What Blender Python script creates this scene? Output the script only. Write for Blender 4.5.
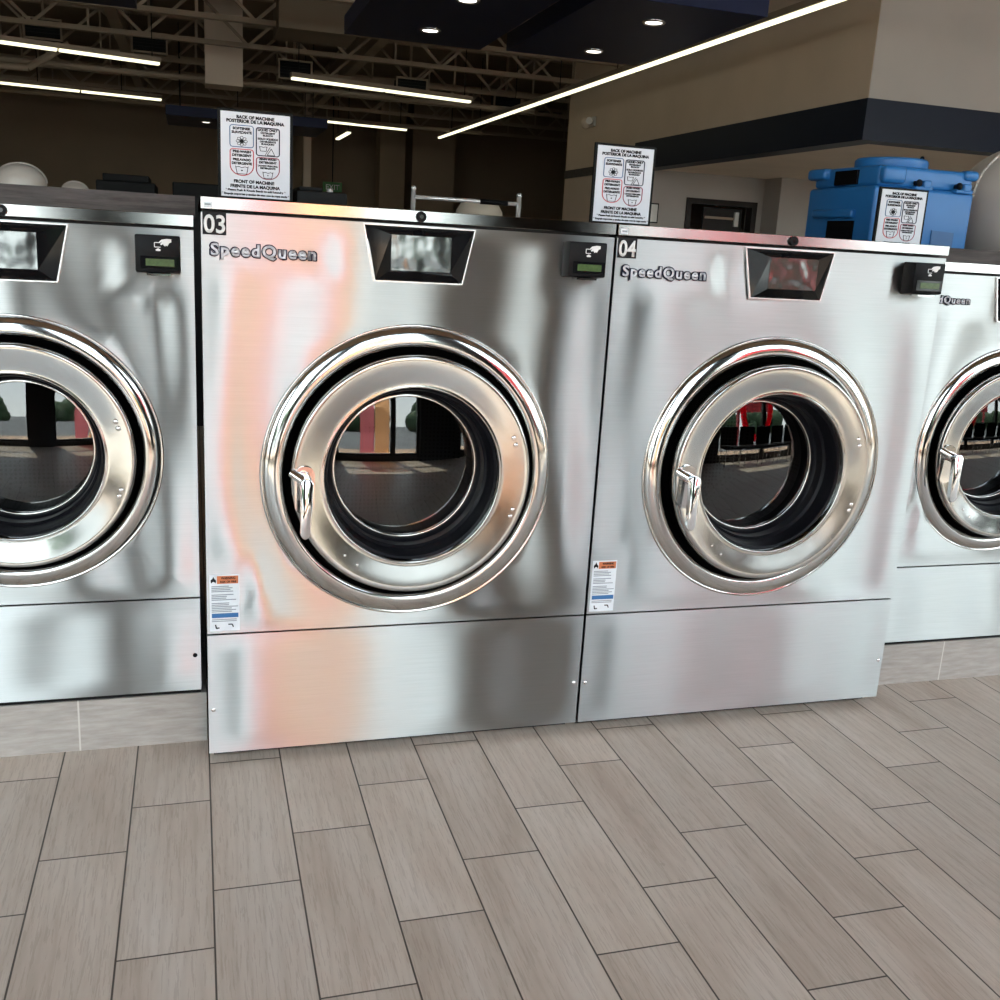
import bpy, bmesh, math, random
from mathutils import Vector, Matrix
PI = math.pi
random.seed(7)
SC = bpy.context.scene
for o in list(bpy.data.objects):
    bpy.data.objects.remove(o)

# ------------------------------------------------------------------ camera
cam_d = bpy.data.cameras.new('camera'); cam = bpy.data.objects.new('camera', cam_d)
SC.collection.objects.link(cam); SC.camera = cam
cam_d.sensor_width = 36.0; cam_d.lens = 36.0 * 1005.067 / 1000.0
cam_d.clip_start = 0.05; cam_d.clip_end = 300
_r = Vector((0.95759908, -0.28259376, 0.05607824))
_u = Vector((0.01696068, 0.24960375, 0.96819952))
_f = Vector((0.28760448, 0.92619584, -0.24381331))
M = Matrix((( _r.x, _u.x, -_f.x, -0.0173), (_r.y, _u.y, -_f.y, -2.5517), (_r.z, _u.z, -_f.z, 1.3920), (0, 0, 0, 1)))
cam.matrix_world = M

# ------------------------------------------------------------------ light and exposure
SC.view_settings.view_transform = 'Standard'
SC.view_settings.look = 'None'
SC.view_settings.gamma = 1.0
SC.view_settings.use_curve_mapping = False
SC.view_settings.exposure = 2.78
W = bpy.data.worlds.new('sky'); SC.world = W; W.use_nodes = True
wn = W.node_tree; wn.nodes.clear()
wo = wn.nodes.new('ShaderNodeOutputWorld'); wb = wn.nodes.new('ShaderNodeBackground')
wt = wn.nodes.new('ShaderNodeTexCoord'); ws = wn.nodes.new('ShaderNodeSeparateXYZ')
wr = wn.nodes.new('ShaderNodeValToRGB')
wr.color_ramp.elements[0].position = 0.0; wr.color_ramp.elements[0].color = (0.97, 0.985, 1.0, 1)
wr.color_ramp.elements[1].position = 0.7; wr.color_ramp.elements[1].color = (0.66, 0.78, 0.97, 1)
wn.links.new(wt.outputs['Generated'], ws.inputs[0]); wn.links.new(ws.outputs['Z'], wr.inputs['Fac'])
wn.links.new(wr.outputs['Color'], wb.inputs['Color']); wb.inputs['Strength'].default_value = 1.3
wn.links.new(wb.outputs[0], wo.inputs['Surface'])
sd = bpy.data.lights.new('sun', 'SUN'); sun = bpy.data.objects.new('sun', sd); SC.collection.objects.link(sun)
sd.energy = 3.6; sd.angle = 0.009; sd.color = (1.0, 0.93, 0.82)
sun.rotation_euler = (math.radians(21), 0, math.radians(-14))      # high sun, shining in through the shop front
STORE_Y = -4.3
pd = bpy.data.lights.new('window_portal', 'AREA'); por = bpy.data.objects.new('window_portal', pd)
SC.collection.objects.link(por)
pd.shape = 'RECTANGLE'; pd.size = 21; pd.size_y = 3.8; pd.cycles.is_portal = True
por.location = (2.5, STORE_Y + 0.3, 2.03); por.rotation_euler = (math.radians(90), 0, 0)

# ------------------------------------------------------------------ node helpers
class NT:
    def __init__(s, name):
        s.m = bpy.data.materials.new(name); s.m.use_nodes = True
        s.t = s.m.node_tree; s.t.nodes.clear()
        s.out = s.t.nodes.new('ShaderNodeOutputMaterial')
    def n(s, typ, **k):
        nd = s.t.nodes.new(typ)
        for a, b in k.items(): setattr(nd, a, b)
        return nd
    def l(s, a, b): s.t.links.new(a, b)
    def put(s, inp, v):
        if v is None: return
        if hasattr(v, 'is_linked') or hasattr(v, 'links'): s.l(v, inp)
        else: inp.default_value = v
    def math(s, op, a, b=None, c=None):
        nd = s.n('ShaderNodeMath', operation=op)
        s.put(nd.inputs[0], a); s.put(nd.inputs[1], b)
        if c is not None: s.put(nd.inputs[2], c)
        return nd.outputs[0]
    def pos(s):
        g = s.n('ShaderNodeNewGeometry'); x = s.n('ShaderNodeSeparateXYZ'); s.l(g.outputs['Position'], x.inputs[0])
        return g.outputs['Position'], x.outputs
    def comb(s, x, y, z):
        c = s.n('ShaderNodeCombineXYZ'); s.put(c.inputs[0], x); s.put(c.inputs[1], y); s.put(c.inputs[2], z)
        return c.outputs[0]
    def noise(s, vec, scale, detail=2, rough=0.5):
        nd = s.n('ShaderNodeTexNoise'); s.l(vec, nd.inputs['Vector'])
        nd.inputs['Scale'].default_value = scale; nd.inputs['Detail'].default_value = detail; nd.inputs['Roughness'].default_value = rough
        return nd.outputs['Fac']
    def ramp(s, fac, stops):
        r = s.n('ShaderNodeValToRGB'); s.l(fac, r.inputs['Fac']); e = r.color_ramp.elements
        while len(e) < len(stops): e.new(0.5)
        for i, (p_, c) in enumerate(stops): e[i].position = p_; e[i].color = (*c, 1)
        return r.outputs['Color']
    def mix(s, fac, a, b, blend='MIX'):
        nd = s.n('ShaderNodeMix', data_type='RGBA', blend_type=blend)
        s.put(nd.inputs[0], fac); s.put(nd.inputs[6], a); s.put(nd.inputs[7], b)
        return nd.outputs[2]
    def bump(s, h, strength=0.3, dist=0.002):
        b = s.n('ShaderNodeBump'); s.l(h, b.inputs['Height']); b.inputs['Strength'].default_value = strength; b.inputs['Distance'].default_value = dist
        return b.outputs[0]
    def bsdf(s, color=None, rough=0.5, metal=0.0, **k):
        b = s.n('ShaderNodeBsdfPrincipled')
        if color is not None: s.put(b.inputs['Base Color'], (*color, 1) if isinstance(color, tuple) and len(color) == 3 else color)
        s.put(b.inputs['Roughness'], rough); b.inputs['Metallic'].default_value = metal
        for a, v in k.items(): s.put(b.inputs[a.replace('_', ' ')], v)
        s.l(b.outputs[0], s.out.inputs[0])
        return b

def plain(name, color, rough=0.5, metal=0.0, var=0.06, scale=9, **k):
    t = NT(name)
    if metal == 0 and max(color) < 0.05 and rough > 0.2: k.setdefault('Specular_IOR_Level', 0.15)
    p_, _ = t.pos()
    f = t.noise(p_, scale, 3)
    c = t.ramp(f, [(0.3, tuple(v * (1 - var) for v in color)), (0.7, tuple(min(1, v * (1 + var)) for v in color))])
    t.bsdf(c, rough, metal, **k)
    return t.m

def emit(name, color, strength):
    t = NT(name); e = t.n('ShaderNodeEmission'); e.inputs[0].default_value = (*color, 1); e.inputs[1].default_value = strength
    t.l(e.outputs[0], t.out.inputs[0]); return t.m

def brushed(name, color=(0.45, 0.455, 0.45), rough=0.37, aniso=0.72, streak=0.05, tx=(1, 0, 0)):
    t = NT(name); p_, x = t.pos()
    v = t.comb(t.math('MULTIPLY', x[0], 6.0), x[1], t.math('MULTIPLY', x[2], 420.0))
    f = t.noise(v, 1.0, 3, 0.6)
    smud = t.noise(p_, 3.2, 4, 0.6)
    c = t.ramp(f, [(0.3, tuple(a * (1 - streak) for a in color)), (0.7, tuple(min(1, a * (1 + streak)) for a in color))])
    r = t.math('ADD', t.math('MULTIPLY', smud, 0.10), rough - 0.05)
    g = t.n('ShaderNodeBsdfAnisotropic', distribution='BECKMANN'); t.l(c, g.inputs['Color']); t.l(r, g.inputs['Roughness'])
    g.inputs['Anisotropy'].default_value = aniso; t.l(t.comb(*tx), g.inputs['Tangent'])
    t.l(g.outputs[0], t.out.inputs[0])
    return t.m

MAT = {}
MAT['steel'] = brushed('brushed_stainless_steel', tx=(1, 0, 0))
MAT['lid_steel'] = brushed('brushed_lid_steel', (0.42, 0.425, 0.42), rough=0.22, aniso=0.5, tx=(1, 0, 0))
MAT['polish'] = plain('polished_steel', (0.58, 0.575, 0.565), 0.10, 1.0, 0.03)
def satin():
    t = NT('satin_door_steel'); p_, x = t.pos()
    f = t.noise(p_, 60, 3); r = t.math('ADD', t.math('MULTIPLY', f, 0.06), 0.07)
    t.bsdf((0.47, 0.47, 0.465), r, 1.0); return t.m
MAT['door_steel'] = satin()
MAT['bright_rail'] = plain('bright_rail_metal', (0.85, 0.85, 0.85), 0.25, 0.6, 0.03)
MAT['chrome'] = plain('chrome', (0.82, 0.82, 0.83), 0.05, 1.0, 0.02)
MAT['black'] = plain('black_gap_paint', (0.006, 0.006, 0.006), 0.6)
MAT['rubber'] = plain('black_rubber_gasket', (0.005, 0.005, 0.007), 0.36, Specular_IOR_Level=0.12)
MAT['gloss_black'] = plain('gloss_black_plastic', (0.006, 0.006, 0.007), 0.06, Specular_IOR_Level=0.3)
MAT['satin_black'] = plain('satin_black_plastic', (0.006, 0.006, 0.007), 0.4, Specular_IOR_Level=0.1)
MAT['dark_body'] = plain('dark_cabinet_side', (0.03, 0.03, 0.03), 0.5)
MAT['lcd'] = plain('green_lcd', (0.045, 0.085, 0.022), 0.25, 0, 0.2, 120)
MAT['white_ink'] = plain('white_ink', (0.75, 0.75, 0.75), 0.5)
MAT['black_ink'] = plain('black_ink', (0.012, 0.012, 0.014), 0.5)
MAT['grey_ink'] = plain('grey_ink', (0.22, 0.25, 0.28), 0.5)
MAT['red_ink'] = plain('red_ink', (0.55, 0.06, 0.07), 0.5)
MAT['blue_ink'] = plain('blue_ink', (0.05, 0.13, 0.26), 0.5)
MAT['maroon_ink'] = plain('maroon_ink', (0.25, 0.03, 0.06), 0.5)
MAT['navy_ink'] = plain('navy_ink', (0.012, 0.016, 0.04), 0.35)
MAT['silver_letter'] = plain('silver_lettering', (0.56, 0.57, 0.62), 0.3, 0.35, 0.03)
MAT['sticker'] = plain('white_sticker_paper', (0.66, 0.70, 0.74), 0.5, 0, 0.05, 40)
MAT['orange_ink'] = plain('orange_warning_ink', (0.55, 0.17, 0.07), 0.5, 0, 0.1)
MAT['band_blue'] = plain('blue_sticker_band', (0.03, 0.13, 0.32), 0.5)
MAT['sheet'] = plain('laminated_white_sheet', (0.60, 0.63, 0.68), 0.35, 0, 0.02)

def screen_film():
    t = NT('wrinkled_screen_film'); p_, x = t.pos()
    f = t.noise(p_, 22, 1, 0.4)
    b = t.bsdf((0.16, 0.165, 0.165), 0.14, 1.0); t.l(t.bump(f, 0.25, 0.008), b.inputs['Normal']); return t.m
MAT['screen'] = screen_film()

def door_glass():
    t = NT('dark_door_glass')
    g = t.n('ShaderNodeBsdfGlossy'); g.inputs['Roughness'].default_value = 0.01; g.inputs['Color'].default_value = (1, 1, 1, 1)
    tr = t.n('ShaderNodeBsdfTransparent'); tr.inputs['Color'].default_value = (0.16, 0.17, 0.18, 1)
    fr = t.n('ShaderNodeFresnel'); fr.inputs['IOR'].default_value = 1.75
    m = t.n('ShaderNodeMixShader'); t.l(fr.outputs[0], m.inputs[0]); t.l(tr.outputs[0], m.inputs[1]); t.l(g.outputs[0], m.inputs[2])
    t.l(m.outputs[0], t.out.inputs[0]); return t.m
MAT['door_glass'] = door_glass()
def window_glass():
    t = NT('shopfront_glass')
    g = t.n('ShaderNodeBsdfGlossy'); g.inputs['Roughness'].default_value = 0.0
    tr = t.n('ShaderNodeBsdfTransparent'); tr.inputs['Color'].default_value = (0.93, 0.97, 0.95, 1)
    lw = t.n('ShaderNodeLayerWeight'); lw.inputs['Blend'].default_value = 0.5
    fac = t.math('ADD', 0.04, t.math('MULTIPLY', t.math('POWER', lw.outputs['Facing'], 5.0), 0.6))
    m = t.n('ShaderNodeMixShader'); t.l(fac, m.inputs[0]); t.l(tr.outputs[0], m.inputs[1]); t.l(g.outputs[0], m.inputs[2])
    t.l(m.outputs[0], t.out.inputs[0]); return t.m
MAT['pane'] = window_glass()
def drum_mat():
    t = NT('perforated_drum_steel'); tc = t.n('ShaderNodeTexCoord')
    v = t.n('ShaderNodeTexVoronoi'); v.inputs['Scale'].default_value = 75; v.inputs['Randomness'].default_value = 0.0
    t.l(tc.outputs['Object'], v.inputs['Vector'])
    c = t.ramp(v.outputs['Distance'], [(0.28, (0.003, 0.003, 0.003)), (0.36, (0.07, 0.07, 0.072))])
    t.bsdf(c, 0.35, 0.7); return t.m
MAT['drum'] = drum_mat()

TW, TL = 0.187, 0.561
def tile_floor():
    t = NT('wood_look_floor_tile'); p_, x = t.pos()
    cx = t.math('FLOOR', t.math('DIVIDE', x[0], TW))
    off = t.math('MULTIPLY', t.math('FLOORED_MODULO', t.math('MULTIPLY', cx, 2.0), 3.0), -TL / 3)
    yy = t.math('DIVIDE', t.math('SUBTRACT', x[1], off), TL)
    ry = t.math('FLOOR', yy)
    fx = t.math('MULTIPLY', t.math('FLOORED_MODULO', t.math('DIVIDE', x[0], TW), 1.0), TW)
    fy = t.math('MULTIPLY', t.math('SUBTRACT', yy, ry), TL)
    dx = t.math('MINIMUM', fx, t.math('SUBTRACT', TW, fx)); dy = t.math('MINIMUM', fy, t.math('SUBTRACT', TL, fy))
    d = t.math('MINIMUM', dx, dy)
    gr = t.math('SUBTRACT', 1.0, t.math('SMOOTH_MIN', 1.0, t.math('MULTIPLY', t.math('MAXIMUM', t.math('SUBTRACT', d, 0.0016), 0.0), 1400.0), 0.1))
    wn_ = t.n('ShaderNodeTexWhiteNoise', noise_dimensions='2D'); t.l(t.comb(cx, ry, 0.0), wn_.inputs['Vector'])
    rnd = wn_.outputs['Value']
    gv = t.comb(t.math('ADD', t.math('MULTIPLY', x[0], 1.0), t.math('MULTIPLY', rnd, 37.0)), t.math('ADD', t.math('MULTIPLY', x[1], 0.16), t.math('MULTIPLY', rnd, 11.0)), 0.0)
    g1 = t.noise(gv, 9, 5, 0.6); g2 = t.noise(gv, 60, 4, 0.65)
    wv = t.n('ShaderNodeTexWave', wave_type='RINGS', rings_direction='Y'); t.l(gv, wv.inputs['Vector'])
    wv.inputs['Scale'].default_value = 11; wv.inputs['Distortion'].default_value = 6; wv.inputs['Detail'].default_value = 2; wv.inputs['Detail Scale'].default_value = 1.2
    fine = t.noise(t.comb(t.math('MULTIPLY', x[0], 230.0), t.math('MULTIPLY', x[1], 13.0), rnd), 1.0, 3, 0.6)
    c = t.ramp(g1, [(0.30, (0.45, 0.365, 0.30)), (0.5, (0.57, 0.49, 0.42)), (0.72, (0.64, 0.57, 0.51))])
    c = t.mix(t.math('MULTIPLY', t.math('SUBTRACT', 1.0, g2), 0.34), c, (0.33, 0.25, 0.19, 1))
    c = t.mix(t.math('MULTIPLY', t.math('POWER', wv.outputs['Fac'], 3.0), 0.16), c, (0.28, 0.205, 0.155, 1))
    c = t.mix(t.math('MULTIPLY', t.math('GREATER_THAN', fine, 0.57), 0.26), c, (0.25, 0.19, 0.145, 1))
    tone = t.math('ADD', 0.92, t.math('MULTIPLY', rnd, 0.12))
    c = t.mix(1.0, c, t.comb(tone, tone, tone), 'MULTIPLY')
    stain = t.noise(p_, 5.5, 3, 0.6)
    c = t.mix(t.math('MULTIPLY', t.math('GREATER_THAN', stain, 0.74), 0.18), c, (0.12, 0.09, 0.07, 1))
    c = t.mix(gr, c, (0.062, 0.047, 0.037, 1))
    rough = t.math('ADD', 0.36, t.math('MULTIPLY', g2, 0.16))
    b = t.bsdf(c, rough)
    h = t.math('SUBTRACT', t.math('MULTIPLY', g2, 0.12), t.math('MULTIPLY', gr, 1.0))
    t.l(t.bump(h, 0.5, 0.0015), b.inputs['Normal']); return t.m
MAT['floor'] = tile_floor()
def base_tile():
    t = NT('grey_plank_base_tile'); p_, x = t.pos()
    u = t.math('DIVIDE', t.math('ADD', x[0], 0.3357), 0.561)
    fx = t.math('MULTIPLY', t.math('ABSOLUTE', t.math('SUBTRACT', t.math('FLOORED_MODULO', t.math('ADD', u, 0.5), 1.0), 0.5)), 0.561)
    gr = t.math('LESS_THAN', fx, 0.0022)
    v = t.comb(t.math('MULTIPLY', x[0], 0.14), x[1], x[2])
    g1 = t.noise(v, 75, 5, 0.65)
    c = t.ramp(g1, [(0.3, (0.29, 0.265, 0.24)), (0.7, (0.42, 0.39, 0.36))])
    c = t.mix(gr, c, (0.55, 0.53, 0.49, 1))
    t.bsdf(c, 0.45); return t.m
MAT['base_tile'] = base_tile()
def wood(name, a, b_):
    t = NT(name); p_, x = t.pos()
    v = t.comb(t.math('MULTIPLY', x[0], 0.10), x[1], x[2]); g = t.noise(v, 55, 5, 0.7)
    t.bsdf(t.ramp(g, [(0.3, a), (0.7, b_)]), 0.55, Specular_IOR_Level=0.2); return t.m
MAT['laminate'] = wood('dark_woodgrain_laminate', (0.035, 0.028, 0.026), (0.10, 0.085, 0.08))
def paint(name, col, rough=0.7):
    t = NT(name); p_, x = t.pos()
    f = t.noise(p_, 1.3, 4); c = t.ramp(f, [(0.3, tuple(v * 0.94 for v in col)), (0.7, tuple(v * 1.05 for v in col))])
    b = t.bsdf(c, rough); b.inputs['Specular IOR Level'].default_value = 0.15; t.l(t.bump(t.noise(p_, 90, 2), 0.15, 0.002), b.inputs['Normal']); return t.m
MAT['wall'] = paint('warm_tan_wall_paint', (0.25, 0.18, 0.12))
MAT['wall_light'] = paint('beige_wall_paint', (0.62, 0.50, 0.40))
MAT['wall_grey'] = paint('pale_grey_wall_paint', (0.41, 0.37, 0.335))
MAT['ceiling'] = paint('tan_roof_deck_paint', (0.20, 0.15, 0.105))
MAT['steelwork'] = paint('painted_joist_steel', (0.34, 0.265, 0.195))
MAT['cream'] = paint('cream_soffit_paint', (0.88, 0.76, 0.62))
MAT['navy'] = paint('navy_blue_paint', (0.010, 0.014, 0.028), 0.4)
MAT['vent_black'] = plain('black_vent_grille', (0.008, 0.008, 0.008), 0.6)
MAT['lamp'] = emit('linear_lamp_glow', (1.0, 0.95, 0.62), 0.30)
MAT['downlight'] = emit('downlight_glow', (1.0, 0.94, 0.82), 0.8)
MAT['panel_navy'] = paint('navy_ceiling_panel_paint', (0.010, 0.014, 0.048), 0.4)
MAT['blue_plastic'] = plain('blue_moulded_plastic', (0.020, 0.155, 0.42), 0.42, 0, 0.05, 6)
MAT['blue_shade'] = plain('shaded_blue_moulded_plastic', (0.014, 0.10, 0.27), 0.45, 0, 0.05, 6)  # darker copy of the blue plastic, for the tank's painted recess shade
MAT['white_plastic'] = plain('white_moulded_plastic', (0.60, 0.56, 0.51), 0.3, 0, 0.03)
MAT['tub'] = plain('beige_cart_plastic', (0.50, 0.44, 0.36), 0.4, 0, 0.03)
MAT['exit_green'] = plain('green_exit_sign_plastic', (0.02, 0.16, 0.02), 0.4)
MAT['mullion'] = plain('bronze_window_frame', (0.03, 0.027, 0.025), 0.4)
MAT['chair_black'] = plain('black_chair_vinyl', (0.012, 0.012, 0.013), 0.4)
MAT['dark_door'] = plain('dark_brown_door', (0.025, 0.02, 0.018), 0.45)
def pavers():
    t = NT('tan_paving_blocks'); p_, x = t.pos()
    br = t.n('ShaderNodeTexBrick'); t.l(p_, br.inputs['Vector']); br.inputs['Scale'].default_value = 2.2
    br.inputs['Color1'].default_value = (0.56, 0.37, 0.24, 1); br.inputs['Color2'].default_value = (0.48, 0.30, 0.20, 1); br.inputs['Mortar'].default_value = (0.30, 0.22, 0.16, 1)
    br.inputs['Mortar Size'].default_value = 0.012
    t.bsdf(br.outputs['Color'], 0.8); return t.m
MAT['pavers'] = pavers()
MAT['asphalt'] = plain('grey_asphalt', (0.13, 0.13, 0.13), 0.85, 0, 0.12, 30)
MAT['concrete'] = plain('pale_concrete', (0.46, 0.45, 0.43), 0.8, 0, 0.06, 5)
MAT['red_panel'] = plain('red_sign_paint', (0.55, 0.05, 0.06), 0.4)
MAT['pink_panel'] = plain('pink_poster', (0.75, 0.32, 0.30), 0.5)
MAT['stucco'] = plain('pale_stucco', (0.55, 0.53, 0.50), 0.8)
MAT['hedge'] = plain('dark_green_hedge', (0.03, 0.06, 0.02), 0.8, 0, 0.4, 8)

# ------------------------------------------------------------------ mesh helpers
class MB:
    def __init__(s): s.b = bmesh.new()
    def box(s, x0, y0, z0, x1, y1, z1, bev=0.0, seg=2):
        r = bmesh.ops.create_cube(s.b, size=1.0); vs = r['verts']
        for v in vs:
            v.co = Vector((x0 if v.co.x < 0 else x1, y0 if v.co.y < 0 else y1, z0 if v.co.z < 0 else z1))
        if bev > 0:
            es = list({e for v in vs for e in v.link_edges})
            bmesh.ops.bevel(s.b, geom=es, offset=bev, segments=seg, profile=0.5, affect='EDGES')
        return s
    def bar(s, a, b, w=0.03, h=None):
        h = h or w; a = Vector(a); b = Vector(b); d = b - a; L = d.length
        r = bmesh.ops.create_cube(s.b, size=1.0)
        q = d.to_track_quat('Z', 'Y').to_matrix().to_4x4()
        m = Matrix.Translation((a + b) / 2) @ q @ Matrix.Diagonal((w, h, L, 1))
        bmesh.ops.transform(s.b, matrix=m, verts=r['verts']); return s
    def cyl(s, a, b, r1, r2=None, n=24, caps=True):
        a = Vector(a); b = Vector(b); d = b - a
        r = bmesh.ops.create_cone(s.b, cap_ends=caps, cap_tris=False, segments=n, radius1=r1, radius2=r1 if r2 is None else r2, depth=d.length)
        m = Matrix.Translation((a + b) / 2) @ d.to_track_quat('Z', 'Y').to_matrix().to_4x4()
        bmesh.ops.transform(s.b, matrix=m, verts=r['verts']); return s
    def sphere(s, c, r, sx=1, sy=1, sz=1, n=16):
        q = bmesh.ops.create_uvsphere(s.b, u_segments=n, v_segments=max(6, n // 2), radius=r)
        bmesh.ops.transform(s.b, matrix=Matrix.Translation(c) @ Matrix.Diagonal((sx, sy, sz, 1)), verts=q['verts']); return s
    def lathe_y(s, cx, cz, prof, n=96, close=False):
        rings = []
        for r, y in prof:
            if r < 1e-5: rings.append([s.b.verts.new((cx, y, cz))])
            else: rings.append([s.b.verts.new((cx + r * math.sin(2 * PI * i / n), y, cz + r * math.cos(2 * PI * i / n))) for i in range(n)])
        seq = list(zip(rings, rings[1:])) + ([(rings[-1], rings[0])] if close else [])
        for A, B in seq:
            for i in range(n):
                j = (i + 1) % n
                if len(A) == 1 and len(B) == 1: continue
                if len(A) == 1: s.b.faces.new((A[0], B[j], B[i]))
                elif len(B) == 1: s.b.faces.new((A[i], A[j], B[0]))
                else: s.b.faces.new((A[i], A[j], B[j], B[i]))
        return s
    def lathe_z(s, cx, cy, prof, n=48):
        rings = []
        for r, z in prof:
            if r < 1e-5: rings.append([s.b.verts.new((cx, cy, z))])
            else: rings.append([s.b.verts.new((cx + r * math.cos(2 * PI * i / n), cy + r * math.sin(2 * PI * i / n), z)) for i in range(n)])
        for A, B in zip(rings, rings[1:]):
            for i in range(n):
                j = (i + 1) % n
                if len(A) == 1: s.b.faces.new((A[0], B[i], B[j]))
                elif len(B) == 1: s.b.faces.new((A[i], A[j], B[0]))
                else: s.b.faces.new((A[i], A[j], B[j], B[i]))
        return s
    def poly(s, pts, y0, y1):
        """a flat outline of (x, z) points standing in the xz plane, given thickness from y0 (front) to y1"""
        A = [s.b.verts.new((x, y0, z)) for x, z in pts]; B = [s.b.verts.new((x, y1, z)) for x, z in pts]
        s.b.faces.new(A); s.b.faces.new(list(reversed(B)))
        for i in range(len(pts)):
            j = (i + 1) % len(pts); s.b.faces.new((A[j], A[i], B[i], B[j]))
        return s
    def ring(s, pts, w, y0, y1):
        """closed outline of width w (inwards) from (x, z) points"""
        n = len(pts); cxm = sum(p_[0] for p_ in pts) / n; czm = sum(p_[1] for p_ in pts) / n
        inn = []
        for i in range(n):
            a = Vector(pts[i - 1]); b = Vector(pts[i]); c = Vector(pts[(i + 1) % n])
            t = ((b - a).normalized() + (c - b).normalized()); t = t.normalized() if t.length > 1e-6 else (c - b).normalized()
            nn = Vector((-t.y, t.x))
            if nn.dot(Vector((cxm, czm)) - b) < 0: nn = -nn
            inn.append(b + nn * w)
        for i in range(n):
            j = (i + 1) % n
            q = [pts[i], pts[j], inn[j], inn[i]]
            s.poly([(a[0], a[1]) for a in q], y0, y1)
        return s
    def loop(s, pts, w, y0, y1, closed=False):
        """stroke along (x, z) points"""
        P_ = list(pts) + ([pts[0]] if closed else [])
        for a, b in zip(P_, P_[1:]):
            a = Vector(a); b = Vector(b); d = b - a
            if d.length < 1e-6: continue
            n = Vector((-d.y, d.x)).normalized() * w / 2
            s.poly([tuple(a + n), tuple(b + n), tuple(b - n), tuple(a - n)], y0, y1)
        return s
    def text(s, txt, cx, cz, h, y0, y1, width=None, bold=0.0, align='CENTER', shear=0.0, space=1.0):
        """lettering of cap height h standing in the xz plane, its face at y0"""
        cu = bpy.data.curves.new('t', 'FONT'); cu.body = txt; cu.size = 1.0; cu.offset = bold; cu.extrude = 0.0; cu.shear = shear; cu.space_character = space
        cu.resolution_u = 4
        ob = bpy.data.objects.new('t', cu); SC.collection.objects.link(ob)
        me = bpy.data.meshes.new_from_object(ob.evaluated_get(bpy.context.evaluated_depsgraph_get()))
        bpy.data.objects.remove(ob); bpy.data.curves.remove(cu)
        tb = bmesh.new(); tb.from_mesh(me); bpy.data.meshes.remove(me)
        xs = [v.co.x for v in tb.verts]; x0, x1 = min(xs), max(xs)
        k = h / 0.73; kx = k if width is None else width / (x1 - x0)
        ax = (x0 + x1) / 2 if align == 'CENTER' else x0
        bmesh.ops.remove_doubles(tb, verts=tb.verts, dist=1e-5)
        ext = bmesh.ops.extrude_face_region(tb, geom=tb.faces[:])
        top = {v for v in ext['geom'] if isinstance(v, bmesh.types.BMVert)}
        for v in tb.verts:
            v.co = Vector((cx + (v.co.x - ax) * kx, y0 if v in top else y1, cz - h / 2 + v.co.y * k))
        m2 = bpy.data.meshes.new('t'); tb.to_mesh(m2); tb.free(); s.b.from_mesh(m2); bpy.data.meshes.remove(m2)
        return s
    def build(s, name, mat, parent=None, smooth=False, auto=None, loc=None, rot=None, fix=True):
        if fix: bmesh.ops.recalc_face_normals(s.b, faces=s.b.faces)
        me = bpy.data.meshes.new(name); s.b.to_mesh(me); s.b.free()
        me.materials.append(MAT[mat] if isinstance(mat, str) else mat)
        if smooth or auto:
            for p_ in me.polygons: p_.use_smooth = True
        o = bpy.data.objects.new(name, me); SC.collection.objects.link(o)
        if auto:
            me.set_sharp_from_angle(angle=math.radians(auto))
        if parent: o.parent = parent
        if loc: o.location = loc
        if rot: o.rotation_euler = rot
        return o

def thing(name, label, cat, loc=(0, 0, 0), rotz=0, group=None):
    o = bpy.data.objects.new(name, None); SC.collection.objects.link(o)
    o.empty_display_size = 0.05
    o.location = loc; o.rotation_euler = (0, 0, rotz); o['label'] = label; o['category'] = cat
    if group: o['group'] = group
    return o
def tag(o, label, cat, group=None, kind=None):
    o['label'] = label; o['category'] = cat
    if group: o['group'] = group
    if kind: o['kind'] = kind
    return o
def struct(o, label=None):
    o['kind'] = 'structure'
    if label: o['label'] = label
    return o
def dup(root, loc, label, rotz=None):
    r = root.copy(); SC.collection.objects.link(r); r.location = loc; r['label'] = label
    if rotz is not None: r.rotation_euler = (0, 0, rotz)
    for ch in list(root.children):
        c = ch.copy(); SC.collection.objects.link(c); c.parent = r
        for g in ch.children:
            d = g.copy(); SC.collection.objects.link(d); d.parent = c
    return r
def rrect(x0, z0, x1, z1, r, n=5, bottom_r=None):
    rb = r if bottom_r is None else bottom_r; P_ = []
    for cx, cz, a0, rr in ((x1 - r, z1 - r, 0, r), (x0 + r, z1 - r, 90, r), (x0 + rb, z0 + rb, 180, rb), (x1 - rb, z0 + rb, 270, rb)):
        m = n if rr == r else n * 3
        for i in range(m + 1):
            a = math.radians(a0 + 90 * i / m); P_.append((cx + rr * math.cos(a), cz + rr * math.sin(a)))
    return P_

# ================================================================== STRUCTURE
CEIL = 4.3; XL, XR, YB = -8.0, 13.0, 20.5
struct(MB().box(XL, STORE_Y, -0.12, XR, YB, 0.0).build('floor', 'floor'), 'wood look plank tile floor with dark grout lines')
struct(MB().box(XL, STORE_Y, CEIL, XR, YB, CEIL + 0.1).build('ceiling', 'ceiling'))
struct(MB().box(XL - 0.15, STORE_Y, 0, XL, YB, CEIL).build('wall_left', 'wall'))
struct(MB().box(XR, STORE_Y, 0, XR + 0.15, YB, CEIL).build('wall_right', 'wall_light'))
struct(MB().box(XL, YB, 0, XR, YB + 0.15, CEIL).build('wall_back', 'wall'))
# deep right-hand part of the back wall, nearer, and its corner pier
struct(MB().box(4.35, 19.0, 0, 5.25, YB, CEIL).build('wall_back_return', 'wall'))
struct(MB().box(2.15, 19.2, 0, 2.30, 19.35, CEIL).build('column_1', 'wall_light'))
struct(MB().box(3.66, 18.9, 0, 4.18, 19.4, CEIL).build('column_2', 'wall'))
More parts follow.
